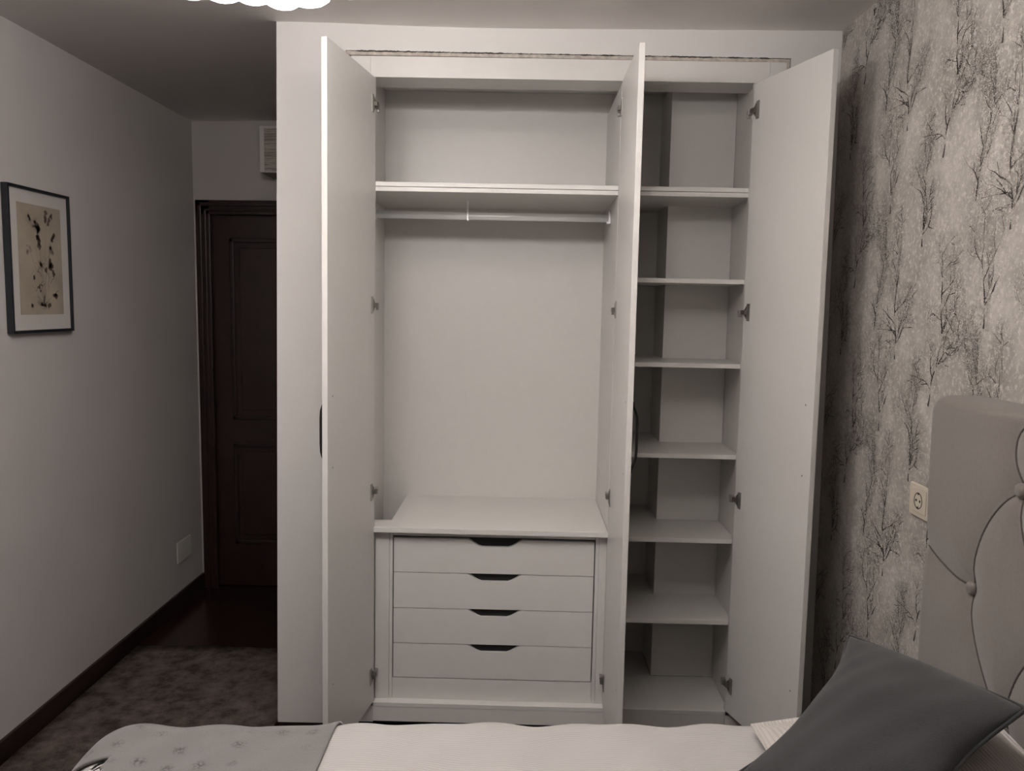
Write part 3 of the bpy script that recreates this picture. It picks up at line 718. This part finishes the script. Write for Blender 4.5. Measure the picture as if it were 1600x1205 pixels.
# black brush strokes printed on the white bedspread by the throw's corner
def on_duvet(x, y, lift=.0012):
    p, n = fold(x, y, ZTOP, RR, RECT); return p+n*(waves(x, y)+lift)
bm = bmesh.new()
def strip(pts, wd_):
    prev = None
    for i, (x, y) in enumerate(pts):
        a = pts[min(i+1, len(pts)-1)]; b = pts[max(i-1, 0)]; L = math.hypot(a[0]-b[0], a[1]-b[1])+1e-9; nx_, ny_ = -(a[1]-b[1])/L, (a[0]-b[0])/L
        ww = wd_*math.sin(PI*(i+.6)/(len(pts)+.2))/2+.0008
        q = (bm.verts.new(on_duvet(x+nx_*ww, y+ny_*ww)), bm.verts.new(on_duvet(x-nx_*ww, y-ny_*ww)))
        if prev: bm.faces.new((prev[0], q[0], q[1], prev[1]))
        prev = q
STR = [([(.047, -1.366), (.051, -1.356), (.058, -1.350), (.067, -1.350), (.080, -1.354)], .009), ([(.053, -1.334), (.062, -1.331), (.072, -1.334), (.083, -1.342)], .006), ([(.055, -1.374), (.064, -1.367), (.076, -1.364)], .003)]
for p_, w_ in STR: strip(p_, w_)
obj('printed_stroke', bm, BLACK, du, recalc=False)

# pillow and cushion
def pillow(name, m, A, B, C, D, thick, conc, conct=None, hexp=.42, rnd_=0, n=44, wr_=.0, pipe=0, wseed=0, parent=None, rim=.0):
    # A,B top corners; C,D bottom corners (A-C and B-D are sides)
    A, B, C, D = map(Vector, (A, B, C, D)); nrm = (B-A).cross(C-A).normalized()
    if nrm.z < 0: nrm = -nrm
    bm = bmesh.new(); sides = []
    def P(s, t):
        # concave edges
        S_, T_ = 2*s-1, 2*t-1; s, t = .5+.5*S_*math.sqrt(1-rnd_*T_*T_), .5+.5*T_*math.sqrt(1-rnd_*S_*S_)
        cs = math.sin(PI*s); ct = math.sin(PI*t)
        s2 = s+(-(s-.5)*2)*conc*ct*abs(2*s-1)**1.5; t2 = t+(-(t-.5)*2)*(conc if conct is None else conct)*cs*abs(2*t-1)**1.5
        return A*(1-s2)*(1-t2)+B*s2*(1-t2)+C*(1-s2)*t2+D*s2*t2
    for sg in (1, -1):
        g = []
        for j in range(n+1):
            row = []
            for i in range(n+1):
                s, t = i/n, j/n; e = (4*s*(1-s))*(4*t*(1-t)); h = thick/2*max(e, 0)**hexp
                if rim: 
                    dd = min(s, 1-s, t, 1-t); h *= min(1, max(0, (dd-rim)/.12))**.5; h += .002
                h += wr_*(math.sin(9*s+5*t+wseed)*math.sin(7*t-4*s+1)+.5*math.sin(21*(s+t)+wseed)*math.cos(13*s))*e**.5
                row.append(bm.verts.new(P(s, t)+nrm*h*(1 if sg > 0 else -.5)))
            g.append(row)
        for j in range(n):
            for i in range(n):
                q = (g[j][i], g[j][i+1], g[j+1][i+1], g[j+1][i]); f = bm.faces.new(q if sg > 0 else q[::-1]); f.smooth = True
    bmesh.ops.remove_doubles(bm, verts=bm.verts[:], dist=.0004)
    o = obj(name, bm, m, parent)
    if pipe:
        pts = []
        for k in range(4*n):
            e, q = divmod(k, n); f = q/n; s, t = ((f, 0), (1, f), (1-f, 1), (0, 1-f))[e]; pts.append(P(s, t))
        bm = bmesh.new(); tube(bm, pts, pipe, seg=7, closed=True); obj('cushion_piping', bm, m, o)
    return o
pw = pillow('pillow', SHAM, (1.835, -1.195, .770), (1.835, -1.90, .745), (1.393, -1.205, .668), (1.38, -1.90, .667), .175, .03, hexp=.5, wr_=.005, rim=.03)
tag(pw, 'white corded pillow lying against the headboard under the dark cushion', 'pillow')
cu = pillow('cushion', SLATE, (1.605, -1.165, .866), (1.755, -1.590, .908), (1.268, -1.505, .730), (1.415, -1.92, .755), .125, .17, .02, hexp=.55, rnd_=.10, wr_=.004, pipe=.0035, wseed=2)
tag(cu, 'dark slate square cushion with piped edge leaning on the white pillow', 'cushion')
